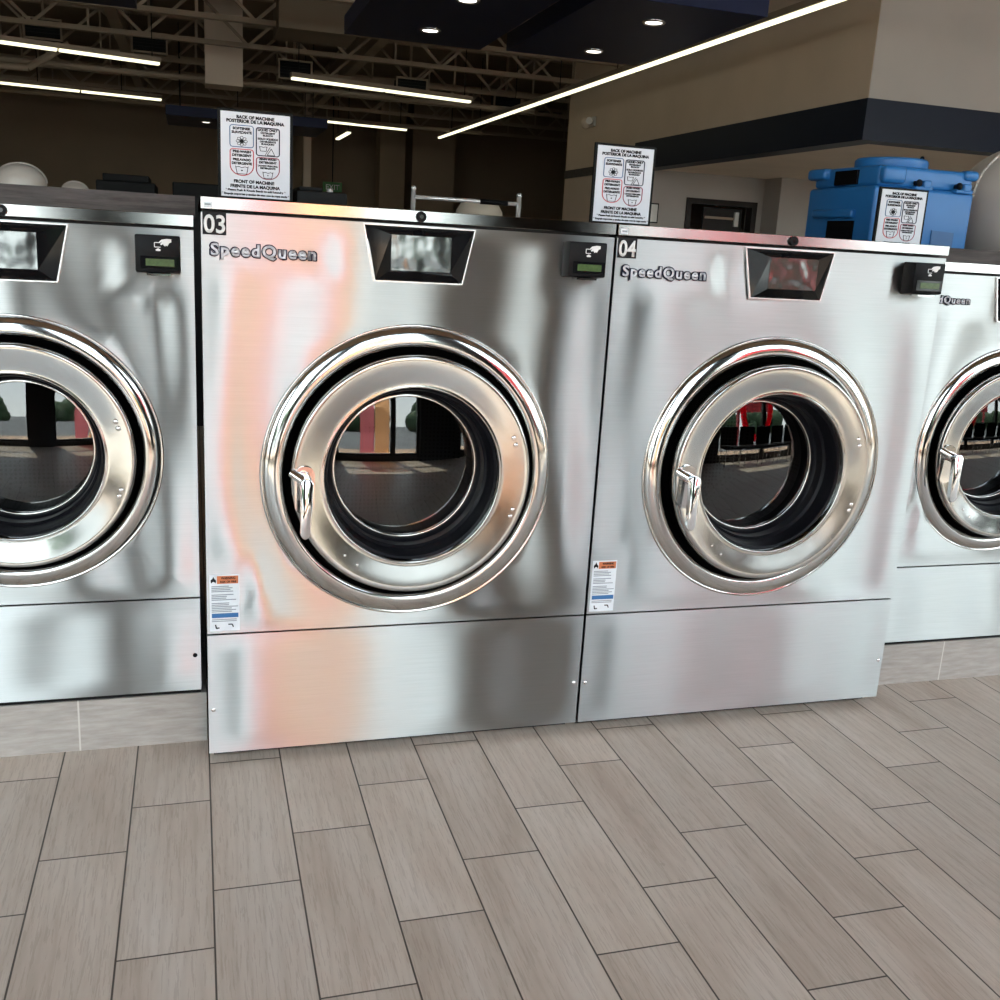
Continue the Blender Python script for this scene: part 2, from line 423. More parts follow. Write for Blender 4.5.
# bulkhead on the right
BX, BY, BZ = 5.21, 4.92, 2.40
m = MB(); m.box(BX + 0.003, BY, 2.72, XR, BY + 0.2, CEIL)
struct(m.build('wall_bulkhead_front', 'wall_grey'))
m = MB(); m.box(BX, BY + 0.003, 2.72, BX + 0.2, 9.5, CEIL)
m.box(BX, 9.5, 0, BX + 0.2, 12.0, CEIL)
struct(m.build('wall_bulkhead_side', 'wall_light'))
m = MB(); m.box(BX - 0.015, BY - 0.015, 2.40, XR, BY + 0.2, 2.72); m.box(BX - 0.015, BY + 0.2, 2.40, BX + 0.2, 9.5, 2.72)
struct(m.build('trim_1', 'navy'), 'navy blue band along the bulkhead')
struct(MB().box(BX - 0.015, 9.5, 2.41, BX, 12.0, 2.52).build('trim_2', 'laminate'))
struct(MB().box(BX + 0.2, BY + 0.2, 2.43, XR, 9.5, 2.50).build('ceiling_soffit', 'cream'), 'cream soffit under the navy band')
m = MB(); m.box(BX + 0.2, 9.5, 0, 6.02, 9.65, 2.43); m.box(6.90, 9.5, 0, 7.05, 9.65, 2.43); m.box(6.02, 9.5, 2.06, 6.90, 9.65, 2.43)
m.box(7.05, 9.1, 0, XR, 9.25, 2.43); m.box(7.05, 9.25, 0, 7.2, 9.65, 2.43)
struct(m.build('wall_recess', 'wall_grey'))
struct(MB().box(5.5, 11.9, 0, 12.0, 12.0, 3.0).build('wall_back_room', 'wall_light'))
# door in the recess
d = MB().box(5.96, 9.47, 0, 6.03, 9.62, 2.13).box(6.89, 9.47, 0, 6.96, 9.62, 2.13).box(6.03, 9.47, 2.06, 6.89, 9.62, 2.13).build('door_1', 'dark_door')
struct(d, 'dark framed doorway standing half open')
leaf = MB().box(6.30, 9.66, 0.02, 6.86, 9.70, 2.04, 0.004).build('door_leaf', 'dark_door', d)
MB().box(6.32, 9.64, 1.90, 6.80, 9.66, 1.93).build('push_bar', 'steelwork', d)
MB().box(6.74, 9.63, 1.82, 6.80, 9.66, 2.0).build('door_closer', 'white_plastic', d)
# shop front behind the camera
m = MB(); m.box(XL, STORE_Y - 0.1, 3.95, XR, STORE_Y + 0.1, CEIL); m.box(XL, STORE_Y - 0.1, 0, XR, STORE_Y + 0.1, 0.12)
PIERS = [(-0.90, -0.28), (1.72, 2.85), (-4.0, -3.2), (7.4, 8.2)]
for a, b in PIERS: m.box(a, STORE_Y - 0.25, 0, b, STORE_Y + 0.2, 3.96)
struct(m.build('wall_front', 'mullion'))
xs = [XL, -6.0, -4.0, -3.2, -2.0, -0.90, -0.28, 1.06, 1.72, 2.85, 4.4, 5.7, 7.4, 8.2, 10.5, XR]
k = 0
for a, b in zip(xs, xs[1:]):
    if (a, b) in PIERS: continue
    k += 1
    fr = MB()
    fr.box(a, STORE_Y - 0.06, 0.12, a + 0.06, STORE_Y + 0.06, 3.95).box(b - 0.06, STORE_Y - 0.06, 0.12, b, STORE_Y + 0.06, 3.95)
    fr.box(a + 0.06, STORE_Y - 0.05, 2.35, b - 0.06, STORE_Y + 0.05, 2.42).box(a + 0.06, STORE_Y - 0.05, 0.12, b - 0.06, STORE_Y + 0.05, 0.18)
    o = struct(fr.build('window_%d' % k, 'mullion'))
    MB().box(a + 0.06, STORE_Y - 0.006, 0.18, b - 0.06, STORE_Y + 0.006, 3.95).build('window_pane', 'pane', o)
# outside
struct(MB().box(-40, -6.6, -0.2, 40, STORE_Y - 0.1, -0.02).build('ground_pavement', 'pavers'))
struct(MB().box(-60, -60, -0.25, 60, -6.6, -0.10).build('ground_road', 'asphalt'))
for i, (hx_, hw_, hh_) in enumerate([(-17, 2.5, 2.6), (-8.5, 2.5, 3.4), (0, 2.5, 2.8), (8.5, 2.5, 3.8), (17, 2.5, 3.0)]):  # unseen hedges, added to darken the horizon that the steel reflects
    m = MB(); rq = random.Random(i)
    for k_ in range(26): m.sphere((hx_ + rq.uniform(-hw_, hw_), -24 + rq.uniform(-1.2, 1.2), rq.uniform(0.3, hh_ - 0.9)), rq.uniform(0.7, 1.3), n=10)
    tag(m.build('hedge', 'hedge', smooth=True), 'dark green hedge added across the road behind the viewer to darken reflections', 'hedge', 'hedges added across the road')


# tiled bases under the smaller machines, laminate ledges behind the row
Y2 = 0.1348
b1 = struct(MB().box(-1.77, Y2, 0, -0.004, 1.12, 0.146).build('baseboard_left', 'base_tile'), 'grey plank tile base under the left machine')
b2 = struct(MB().box(2.112, Y2, 0, 3.88, 1.4, 0.146).build('baseboard_right', 'base_tile'), 'grey plank tile base under the right machine')
struct(MB().box(-1.76, 0.36, 1.4256, -0.012, 1.15, 1.477).build('trim_3', 'laminate'), 'dark woodgrain ledge behind the left machine')
struct(MB().box(2.125, 0.36, 1.4256, 3.87, 1.42, 1.474).build('trim_4', 'laminate'), 'dark woodgrain ledge behind the right machine')

# ================================================================== WASHING MACHINES
def wave(seed, W_, z0, z1, amp, masks=()):
    rnd = random.Random(seed)
    ks = [(rnd.uniform(9, 15), rnd.uniform(0, 6.28), rnd.uniform(-2.5, 2.5), 1.0), (rnd.uniform(18, 26), rnd.uniform(0, 6.28), rnd.uniform(-4, 4), 0.45), (rnd.uniform(3, 6), rnd.uniform(0, 6.28), rnd.uniform(3, 7), 0.8)]
    def f(x, z):
        e = min(1, min(x, W_ - x) / 0.10) * min(1, min(z - z0, z1 - z) / 0.06)
        e = max(0, e); e = e * e * (3 - 2 * e)
        s_ = sum(a * math.sin(k * x + p_ + kz * z + 0.6 * math.sin(5 * z + p_)) for k, p_, kz, a in ks)
        if masks:
            for (a0, c0, a1, c1) in masks:
                d_ = max(a0 - x, x - a1, c0 - z, z - c1, 0) / 0.05
                e *= min(1, d_) ** 2
        return amp * e * s_
    return f

def front_panel(name, parent, W_, z0, z1, hole, f, mat='steel'):
    b = bmesh.new(); r = 0.009
    if hole:
        cx, cz, R_ = hole
        angs = {2 * PI * i / 144 for i in range(144)}
        for X in (0, W_):
            for Z in (z0, z1): angs.add(math.atan2(Z - cz, X - cx) % (2 * PI))
        angs = sorted(angs); rings = []
        N = 26
        for a in angs:
            c, s_ = math.cos(a), math.sin(a)
            t = min((((W_ - cx) if c > 0 else -cx) / c) if abs(c) > 1e-9 else 1e9, (((z1 - cz) if s_ > 0 else (z0 - cz)) / s_) if abs(s_) > 1e-9 else 1e9)
            col = []
            for i in range(N + 1):
                q = R_ + (t - R_) * i / N
                x, z = cx + q * c, cz + q * s_
                fade = min(1, i / 5)
                col.append(b.verts.new((x, f(x, z) * fade, z)))
            rings.append(col)
        for A, B in zip(rings, rings[1:] + rings[:1]):
            for i in range(N): b.faces.new((A[i], B[i], B[i + 1], A[i + 1]))
    else:
        NX, NZ = 70, 24
        G = [[b.verts.new((W_ * i / NX, f(W_ * i / NX, z0 + (z1 - z0) * j / NZ), z0 + (z1 - z0) * j / NZ)) for j in range(NZ + 1)] for i in range(NX + 1)]
        for i in range(NX):
            for j in range(NZ): b.faces.new((G[i][j], G[i + 1][j], G[i + 1][j + 1], G[i][j + 1]))
    # rounded return flange
    for v in b.verts:
        dx = min(v.co.x, W_ - v.co.x)
    be = [e for e in b.edges if e.is_boundary and (min(abs(e.verts[0].co.x), abs(e.verts[0].co.x - W_), abs(e.verts[0].co.z - z0), abs(e.verts[0].co.z - z1)) < 1e-5)]
    ex = bmesh.ops.extrude_edge_only(b, edges=be)
    for v in ex['geom']:
        if isinstance(v, bmesh.types.BMVert):
            v.co.y += 0.0035
            if abs(v.co.x) < 1e-5: v.co.x -= 0.0005
            if abs(v.co.x - W_) < 1e-5: v.co.x += 0.0005
    be = [e for e in ex['geom'] if isinstance(e, bmesh.types.BMEdge)]
    ex = bmesh.ops.extrude_edge_only(b, edges=be)
    for v in ex['geom']:
        if isinstance(v, bmesh.types.BMVert): v.co.y += 0.02
    m_ = MB(); m_.b = b
    return m_.build(name, mat, parent, auto=50)

def lettering(parent, seg, x0, zc, w, h, red):
    """outlined logo wording"""
    m_ = MB().text(seg, x0 + w / 2, zc, h * 0.80, -0.0052, -0.001, width=w, bold=0.085, space=1.2)
    o = m_.build('logo_outline', 'navy_ink', parent); o['label'] = 'dark outlined logo lettering'
    MB().text(seg, x0 + w / 2, zc, h * 0.80, -0.0060, -0.0050, width=w * 0.972, bold=0.03, space=1.2).build('logo_face', 'silver_letter', o)

def hand_icon(parent, x, z, s, y):
    m_ = MB()
    P_ = [(0.05, 0.32), (0.55, 0.42), (1.0, 0.40), (1.0, 0.10), (0.80, 0.02), (0.62, -0.30), (0.46, -0.22), (0.40, -0.34), (0.26, -0.22), (0.20, -0.10), (0.02, -0.22), (-0.08, -0.12), (0.10, 0.12), (-0.12, 0.0), (-0.18, 0.10)]
    m_.poly([(x + a * s, z + b * s) for a, b in P_], y - 0.0012, y)
    m_.loop([(x - 0.05 * s, z + 0.02 * s), (x - 0.62 * s, z + 0.02 * s), (x - 0.62 * s, z - 0.42 * s), (x - 0.05 * s, z - 0.42 * s)], 0.07 * s, y - 0.0012, y)
    m_.poly([(x - 0.28 * s, z - 0.52 * s), (x - 0.02 * s, z - 0.68 * s), (x - 0.10 * s, z - 0.80 * s), (x - 0.46 * s, z - 0.80 * s), (x - 0.54 * s, z - 0.68 * s)], y - 0.0012, y)
    return m_.build('hand_icon', 'white_ink', parent)

def machine(label, loc, W_, zb, zs, zt, zl, R_, cz, seed, number=None, logo=True, sticker=True, cardx=0.038, door_rot=0.0, depth=1.0, screw_r=True, door_y=0.03, logo_w=0.254, amp=0.0036):
    """the front is local y = 0, the left side local x = 0"""
    t = thing('washing_machine', label, 'washing machine', loc)
    cx = W_ / 2; q = R_ / 0.3855
    # dark inner cabinet: side plates, back, bottom, bulkhead behind the panels
    m_ = MB(); m_.box(0.004, 0.028, zb + 0.004, 0.012, depth, zl - 0.004).box(W_ - 0.012, 0.028, zb + 0.004, W_ - 0.004, depth, zl - 0.004)
    m_.box(0.012, depth - 0.01, zb + 0.004, W_ - 0.012, depth, zl - 0.004).box(0.012, 0.05, 0.0 if zb < 0.1 else zb - 0.011, W_ - 0.012, depth - 0.01, zb + 0.012)
    m_.box(0.004, 0.027, zs - 0.03, W_ - 0.004, 0.034, zs + 0.03).box(0.004, 0.027, zt - 0.03, W_ - 0.004, 0.034, zt + 0.03)
    m_.build('cabinet', 'dark_body', t)
    if zb > 0.1: MB().box(0.001, 0.006, zb - 0.0105, W_ - 0.001, 0.045, zb - 0.0005).build('gap_shade_strip', 'black', t)  # black strip put into the gap under the machine as its shade
    front_panel('front_panel', t, W_, zs + 0.0035, zt - 0.004, (cx, cz, 0.335 * q), wave(seed, W_, zs, zt, amp, [(0, zs, 0.085, zs + 0.17), (0, zt - 0.105, 0.275, zt), (W_ - 0.15, zt - 0.12, W_, zt)]))
    front_panel('lower_panel', t, W_, zb, zs - 0.0015, None, wave(seed + 50, W_, zb, zs, amp * 0.5))
    # lid with its folded front lip
    m_ = MB(); m_.box(-0.001, -0.007, zt + 0.0035, W_ + 0.001, depth, zl, 0.0012, 1)
    m_.build('lid', 'lid_steel', t)
    m_ = MB(); m_.cyl((cx, -0.0155, (zt + zl) / 2 + 0.001), (cx, -0.006, (zt + zl) / 2 + 0.001), 0.0125, 0.0135)
    lk = m_.build('lid_lock', 'satin_black', t, auto=40)
    MB().cyl((cx, -0.0165, (zt + zl) / 2 + 0.001), (cx, -0.0152, (zt + zl) / 2 + 0.001), 0.005).build('key_slot', 'gloss_black', lk)
    for sx, zz in ((0.0125, zb + 0.128), (W_ - 0.015, zb + 0.130 if zb < 0.1 else zb + 0.103)):
        m_ = MB().sphere((sx, -0.001, zz), 0.0062, 1, 0.6, 1)
        m_.build('screw', 'chrome' if zb < 0.1 else 'satin_black', t, smooth=True)
    # trim ring around the door opening and the dark well behind it
    pr = [(0.3855, 0.004), (0.3855, -0.003), (0.3840, -0.0055), (0.3815, -0.0060), (0.3800, -0.0050), (0.3790, -0.0048), (0.3780, -0.0068), (0.3745, -0.0098), (0.3690, -0.0130), (0.3630, -0.0155), (0.3565, -0.0172), (0.3500, -0.0180), (0.3445, -0.0175), (0.3405, -0.0155), (0.3375, -0.0115), (0.3355, -0.005), (0.334, 0.004), (0.333, 0.012)]
    MB().lathe_y(cx, cz, [((0.3855 - (0.3855 - r) * 1.15) * q, y) for r, y in pr], 128).build('door_trim_ring', 'polish', t, auto=50)
    MB().lathe_y(cx, cz, [(0.330 * q, 0.010), (0.3265 * q, 0.013), (0.329 * q, 0.075), (0.20 * q, 0.080)], 96).build('door_well', 'black', t, smooth=True)
    hx = cx + 0.325 * q
    ox = cx - hx
    pr = [(0.292, 0.055), (0.308, 0.040), (0.3125, 0.0), (0.3130, -0.055), (0.3122, -0.066), (0.3100, -0.0725), (0.3070, -0.0755), (0.3030, -0.0757), (0.2950, -0.0747), (0.2850, -0.0734), (0.2720, -0.0716), (0.2580, -0.0696), (0.2450, -0.0678), (0.2385, -0.0669), (0.2350, -0.0668), (0.2322, -0.0676), (0.2298, -0.0668), (0.2282, -0.0630), (0.2272, -0.040), (0.2270, -0.010)]
    dr = MB().lathe_y(ox, cz, [(r * q, y) for r, y in pr], 128).build('door', 'door_steel', t, auto=60, loc=(hx, door_y, 0), rot=(0, 0, door_rot))
    gz = [(0.2275, -0.048), (0.222, -0.045), (0.217, -0.028), (0.214, 0.0), (0.2065, 0.006), (0.205, 0.035), (0.199, 0.040), (0.1945, 0.062), (0.194, 0.10)]
    MB().lathe_y(ox, cz, [(r * q, y) for r, y in gz], 96).build('door_gasket', 'rubber', dr, auto=40)
    MB().lathe_y(ox, cz, [(0.1975 * q, 0.050), (0.1915 * q, 0.046), (0.1895 * q, 0.049), (0.1895 * q, 0.056)], 96).build('glass_rim', 'polish', dr, smooth=True)
    gl = [(0.0, 0.040)] + [(0.1915 * q * i / 14, 0.040 + 0.014 * (i / 14) ** 2) for i in range(1, 15)]
    MB().lathe_y(ox, cz, gl, 96).build('door_glass', 'door_glass', dr, smooth=True)
    for dz, xx in ((0.103, 0.262), (0.084, 0.268), (-0.092, 0.270), (-0.110, 0.264)):
        MB().sphere((ox + xx * q, -0.0715, cz + dz * q), 0.0068, 1, 0.7, 1).build('hinge_rivet', 'chrome', dr, smooth=True)
    for xx, dz in ((-0.175, -0.205), (-0.143, -0.232)):
        MB().sphere((ox + xx * q, -0.0725, cz + dz * q), 0.0036, 1, 0.6, 1).build('ring_bolt', 'chrome', dr, smooth=True)
    # handle: bracket from the ring, pivot and hanging lever
    h0 = (ox - 0.278 * q, cz - 0.005)
    m_ = MB(); m_.poly(rrect(h0[0] - 0.026, h0[1] - 0.088, h0[0] + 0.024, h0[1] + 0.036, 0.022), -0.0805, -0.070)
    m_.build('handle_plate', 'polish', dr, auto=40)
    hp = Vector((h0[0], -0.105, h0[1])); hb = Vector((h0[0] - 0.034, -0.078, h0[1] + 0.020))
    m_ = MB(); m_.cyl(hb, hp, 0.011, 0.011, 16); m_.cyl((h0[0], -0.078, h0[1] + 0.002), (h0[0], -0.122, h0[1] - 0.002), 0.0155, 0.0155, 20)
    m_.build('handle_pivot', 'chrome', dr, auto=40)
    m_ = MB(); m_.poly(rrect(-0.0165, -0.138, 0.0165, 0.016, 0.0164, 6), -0.1315, -0.116)
    for v in m_.b.verts:
        fz = (0.016 - v.co.z) / 0.154; v.co.x = h0[0] + v.co.x * (1 - 0.25 * fz) - 0.004 * fz; v.co.y -= 0.008 * fz; v.co.z += h0[1]
    es = [e for e in m_.b.edges]
    bmesh.ops.bevel(m_.b, geom=es, offset=0.003, segments=2, profile=0.5, affect='EDGES')
    m_.build('door_handle', 'chrome', dr, auto=40)
    # drum behind the glass, with three lifter ribs
    m_ = MB().lathe_y(cx, cz, [(0.20 * q, 0.085), (0.24 * q, 0.11), (0.30 * q, 0.14), (0.31 * q, 0.60), (0.27 * q, 0.64), (0.0, 0.65)], 72)
    m_.build('drum', 'drum', t, smooth=True)
    # slanted control display
    dc, dt = cx, zt - 0.0095
    X = [(-0.1395, 0), (0.1395, 0), (0.1115, -0.1345), (-0.1115, -0.1345)]; I = [(-0.077, -0.020), (0.0755, -0.020), (0.0755, -0.106), (-0.077, -0.106)]
    b = bmesh.new()
    A = [b.verts.new((dc + a, -0.004, dt + c)) for a, c in X]; B = [b.verts.new((dc + a, -0.030, dt + c)) for a, c in I]; C_ = [b.verts.new((dc + a, 0.003, dt + c)) for a, c in X]
    for i in range(4):
        j = (i + 1) % 4; b.faces.new((A[i], A[j], B[j], B[i])); b.faces.new((C_[i], C_[j], A[j], A[i]))
    b.faces.new(B)
    m_ = MB(); m_.b = b; dp = m_.build('control_display', 'gloss_black', t)
    MB().ring([(dc + a * 1.03, dt + 0.001 + c * 1.03 + 0.002) for a, c in X], 0.0045, -0.006, 0.0).build('display_bezel', 'bright_rail', dp)
    MB().box(dc - 0.0765, -0.0315, dt - 0.1055, dc + 0.075, -0.0300, dt - 0.0205).build('display_screen', 'screen', dp)
    # card reader
    rx1 = W_ - cardx; rx0 = rx1 - 0.106; rz1 = zt - 0.020; rz0 = rz1 - 0.092
    b = MB(); b.box(rx0, -0.050, rz0, rx1, 0.002, rz1, 0.004, 2)
    for v in b.b.verts:
        if v.co.y < -0.03 and v.co.z < rz0 + 0.02: v.co.z += 0.004
        if v.co.y < -0.03 and v.co.x < rx0 + 0.02: v.co.x += 0.002
    cr = b.build('card_reader', 'satin_black', t, auto=40)
    MB().box(rx0 + 0.014, -0.0515, rz0 + 0.013, rx1 - 0.004, -0.0502, rz0 + 0.042).build('reader_window', 'gloss_black', cr)
    MB().box(rx0 + 0.026, -0.0525, rz0 + 0.019, rx1 - 0.014, -0.0515, rz0 + 0.036).build('reader_screen', 'lcd', cr)
    hand_icon(cr, rx0 + 0.062, rz1 - 0.018, 0.024, -0.0498)
    MB().box(rx0 + 0.028, -0.046, rz0 - 0.0035, rx1 - 0.022, -0.010, rz0 + 0.001).build('card_slot', 'polish', cr)
    if logo:
        lettering(t, 'SpeedQueen', 0.0175 if logo_w > 0.2 else 0.003, zt - 0.0865 + (0.004 if logo_w < 0.2 else 0), logo_w, 0.036 * logo_w / 0.254, False)
    if number:
        m_ = MB().box(0.0035, -0.0022, zt - 0.0545, 0.0575, 0.0, zt - 0.0025)
        o = m_.build('number_plate', 'black_ink', t); o['label'] = 'black plate reading ' + number
        MB().text(number, 0.0305, zt - 0.0285, 0.042, -0.0034, -0.002, width=0.049, bold=0.02).build('number_digits', 'white_ink', o)
        o = MB().box(0.006, -0.0082, zt + 0.007, 0.026, -0.0068, zt + 0.020).build('rating_tag', 'sticker', t)
        MB().box(0.009, -0.0088, zt + 0.012, 0.023, -0.0081, zt + 0.016).build('tag_print', 'grey_ink', o)
    if sticker:
        x0, z0 = 0.0065, zs + 0.011; w_, h_ = 0.075, 0.154
        o = MB().box(x0, -0.0018, z0, x0 + w_, 0.0, z0 + h_).build('warning_sticker', 'sticker', t); o['label'] = 'white warning sticker with orange header'
        hd_ = MB().box(x0 + 0.019, -0.0026, z0 + h_ - 0.024, x0 + w_ - 0.003, -0.0016, z0 + h_ - 0.003).build('sticker_header', 'orange_ink', o)
        m_ = MB().text('WARNING', x0 + 0.047, z0 + h_ - 0.0085, 0.0065, -0.0034, -0.0024, width=0.036, bold=0.03)
        m_.text('RISK OF FIRE', x0 + 0.047, z0 + h_ - 0.0185, 0.0055, -0.0034, -0.0024, width=0.040, bold=0.03)
        m_.poly([(x0 + 0.010 + a * 0.007, z0 + h_ - 0.014 + c * 0.009) for a, c in [(-0.8, -0.9), (-1, 0), (-0.3, 0.5), (0, 1.1), (0.3, 0.5), (1, -0.1), (0.8, -0.9), (0.2, -0.4), (-0.2, -0.4)]], -0.0034, -0.0016)
        m_.build('sticker_heading_text', 'black_ink', o)
        m_ = MB(); rr = random.Random(3); zz = z0 + h_ - 0.030
        for i in range(16):
            if i not in (4, 9): m_.box(x0 + 0.005, -0.0026, zz - 0.0022, x0 + rr.uniform(0.55, 0.95) * w_, -0.0016, zz)
            zz -= 0.0046
        for i in range(2): m_.box(x0 + 0.005, -0.0026, z0 + 0.031 - 0.0046 * i, x0 + w_ * 0.9, -0.0016, z0 + 0.033 - 0.0046 * i)
        m_.build('sticker_print', 'grey_ink', o)
        MB().box(x0 + 0.005, -0.0026, z0 + 0.037, x0 + w_ - 0.003, -0.0016, z0 + 0.049).build('sticker_band', 'band_blue', o)
        m_ = MB(); m_.loop([(x0 + 0.014, z0 + 0.018), (x0 + 0.016, z0 + 0.008), (x0 + 0.024, z0 + 0.009)], 0.003, -0.0026, -0.0016)
        m_.build('sticker_symbol', 'black_ink', o); m_ = MB()
        m_.loop([(x0 + 0.046, z0 + 0.018), (x0 + 0.056, z0 + 0.018), (x0 + 0.059, z0 + 0.010)], 0.003, -0.0026, -0.0016)
        m_.build('sticker_symbol', 'black_ink', o)
    return t

W3 = 1.05; G3 = dict(zb=0.03, zs=0.3695, zt=1.4366, zl=1.468, R_=0.3915, cz=0.7975)
m03 = machine('large stainless steel washing machine left of centre, pinkish reflection beside its logo, marked 03', (0, 0, 0), W3, seed=11, number='03', **G3)
m04 = machine('large stainless steel washing machine right of centre, in front of the blue tank, marked 04', (1.058, 0, 0), W3, seed=23, door_y=0.010, number='04', **G3)
W2 = 0.86; G2 = dict(zb=0.157, zs=0.4255, zt=1.3933, zl=1.4253, R_=0.348, cz=0.823)
m02 = machine('smaller stainless washing machine cut off by the left edge, raised on a tile base', (-0.0174 - W2, Y2, 0), W2, seed=35, sticker=False, cardx=0.0316, **G2)
m05 = machine('smaller stainless washing machine cut off by the right edge, raised on a tile base', (2.133, Y2, 0), W2, seed=47, sticker=False, logo_w=0.198, cardx=0.0316, door_y=-0.012, door_rot=math.radians(-4), **G2)

dup(m02, (-0.0174 - 2 * W2 - 0.012, Y2, 0), 'smaller stainless washing machine beyond the left edge, left neighbour of the one cut off')
dup(m05, (2.133 + W2 + 0.012, Y2, 0), 'smaller stainless washing machine beyond the right edge, right neighbour of the one cut off')

# black supply box on the lid of machine 03
m_ = MB().box(0.256, 0.372, 1.4685, 0.395, 0.62, 1.512, 0.006).box(0.265, 0.40, 1.512, 0.33, 0.60, 1.524, 0.004)
m_.build('supply_dispenser', 'black', m03, auto=40)

# ================================================================== INSTRUCTION SIGNS
def sign(label, x, y, z, w=0.196, h=0.262):
    t = thing('instruction_sign', label, 'sign', (x, y, z), 0, 'instruction signs on the machine lids')
    m_ = MB().box(0, 0, 0, w, 0.010, h, 0.001); m_.box(0.03, -0.01, -0.0113, w - 0.03, 0.05, 0.004)
    m_.build('sign_frame', 'black', t)
    MB().box(0.008, -0.0012, 0.006, w - 0.008, 0.0, h - 0.008).build('sign_sheet', 'sheet', t)
    ya, yb = -0.0026, -0.0011; c = w / 2
    c_ = [('heading_lettering', [('BACK OF MACHINE', c, h - 0.0215, 0.0095, 0.098), ('POSTERIOR DE LA MAQUINA', c, h - 0.0335, 0.0095, 0.150)]),
          ('footer_lettering', [('FRONT OF MACHINE', c - 0.004, 0.0525, 0.0095, 0.106), ('FRENTE DE LA MAQUINA', c - 0.001, 0.0385, 0.0095, 0.130),
                                ('* Please Push & Knock Beads to add Laundry *', c, 0.0265, 0.006, 0.158), ('* Empuje soportes y anclas de atas con la ropa sucia *', c, 0.0150, 0.006, 0.178)])]
    def letters(name, rows, parent):
        m_ = MB()
        for tx, xx, zz, hh, ww in rows: m_.text(tx, xx, zz, hh, ya, yb, width=ww, bold=0.04)
        return m_.build(name, 'black_ink', parent)
    for nm, rows in c_: letters(nm, rows, t)
    L = 0.062; R_ = 0.130
    SOFT = MB().ring(rrect(L - 0.0315, h - 0.110, L + 0.0315, h - 0.045, 0.008), 0.0022, ya, yb).build('softener_outline', 'blue_ink', t)
    BLE = MB().ring(rrect(R_ - 0.0315, h - 0.131, R_ + 0.0315, h - 0.047, 0.008), 0.0026, ya, yb).build('bleach_outline', 'navy_ink', t)
    PRE = MB().ring(rrect(L - 0.0315, h - 0.193, L + 0.0315, h - 0.114, 0.009, bottom_r=0.0305), 0.0024, ya, yb).build('prewash_outline', 'red_ink', t)
    MAIN = MB().ring(rrect(R_ - 0.0315, h - 0.200, R_ + 0.0315, h - 0.134, 0.009, bottom_r=0.0305), 0.0024, ya, yb).build('main_wash_outline', 'maroon_ink', t)
    letters('softener_lettering', [('SOFTENER', L, h - 0.055, 0.0075, 0.046), ('SUAVIZANTE', L, h - 0.066, 0.0075, 0.052)], SOFT)
    letters('bleach_lettering', [('LIQUID ONLY', R_, h - 0.054, 0.0070, 0.052), ('DETERGENT', R_, h - 0.063, 0.0052, 0.038), ('BLEACH', R_, h - 0.070, 0.0052, 0.026),
            ('SOLO LIQUIDOS', R_, h - 0.080, 0.0058, 0.053), ('DETERGENTE', R_, h - 0.088, 0.0052, 0.042), ('BLANQUEO', R_, h - 0.095, 0.0052, 0.034)], BLE)
    letters('prewash_lettering', [('PRE-WASH', L, h - 0.122, 0.0072, 0.046), ('DETERGENT', L, h - 0.133, 0.0072, 0.050), ('PRELAVADO', L, h - 0.1455, 0.0072, 0.046), ('DETERGENTE', L, h - 0.1565, 0.0072, 0.052)], PRE)
    letters('main_wash_lettering', [('MAIN WASH', R_, h - 0.139, 0.0065, 0.044), ('DETERGENT', R_, h - 0.149, 0.0065, 0.046), ('LAVADO PRINCIPAL', R_, h - 0.159, 0.0052, 0.052), ('DETERGENTE', R_, h - 0.166, 0.0052, 0.040)], MAIN)
    m_ = MB()
    fx, fz = L, h - 0.092
    for i in range(8):
        a = i * PI / 4; u, v = math.cos(a), math.sin(a)
        pts = [(fx + u * (0.006 + 0.0085 * (0.5 - 0.5 * math.cos(s_))) - v * 0.0036 * math.sin(s_), fz + v * (0.006 + 0.0085 * (0.5 - 0.5 * math.cos(s_))) + u * 0.0036 * math.sin(s_)) for s_ in [2 * PI * k_ / 12 for k_ in range(12)]]
        m_.loop(pts, 0.0012, ya, yb, True)
    m_.poly([(fx + 0.0055 * math.cos(k_ * PI / 8), fz + 0.0055 * math.sin(k_ * PI / 8)) for k_ in range(16)], ya, yb)
    def tub(x_, z_, s_, dot=True):
        m_.loop([(x_ - 1.0 * s_, z_ + 0.7 * s_), (x_ - 0.75 * s_, z_ - 0.7 * s_), (x_ + 0.75 * s_, z_ - 0.7 * s_), (x_ + 1.0 * s_, z_ + 0.7 * s_)], 0.0014, ya, yb)
        m_.loop([(x_ - 0.95 * s_, z_ + 0.45 * s_), (x_ - 0.5 * s_, z_ + 0.6 * s_), (x_, z_ + 0.4 * s_), (x_ + 0.5 * s_, z_ + 0.6 * s_), (x_ + 0.95 * s_, z_ + 0.45 * s_)], 0.0014, ya, yb)
        if dot: m_.poly([(x_ + 0.13 * s_ * math.cos(k_ * PI / 4), z_ - 0.1 * s_ + 0.13 * s_ * math.sin(k_ * PI / 4)) for k_ in range(8)], ya, yb)
    m_.build('softener_flower', 'black_ink', SOFT)
    m_ = MB(); tub(L, h - 0.176, 0.0165); m_.build('wash_tub_symbol', 'black_ink', PRE)
    m_ = MB(); tub(R_, h - 0.186, 0.0135); m_.build('wash_tub_symbol', 'black_ink', MAIN)
    m_ = MB(); tub(R_ - 0.012, h - 0.109, 0.010, False)
    m_.loop([(R_ - 0.008, h - 0.129), (R_ + 0.006, h - 0.103)], 0.0014, ya, yb)
    m_.loop([(R_ - 0.002, h - 0.127), (R_ + 0.009, h - 0.108), (R_ + 0.018, h - 0.127)], 0.0014, ya, yb, True)
    m_.build('bleach_symbol', 'black_ink', BLE)
    return t
SY = 0.36
S1 = sign('black framed instruction sign standing on the machine with number 03', 0.048, SY, 1.4782)
S2 = dup(S1, (1.117, SY, 1.4782), 'black framed instruction sign standing on the machine with number 04')
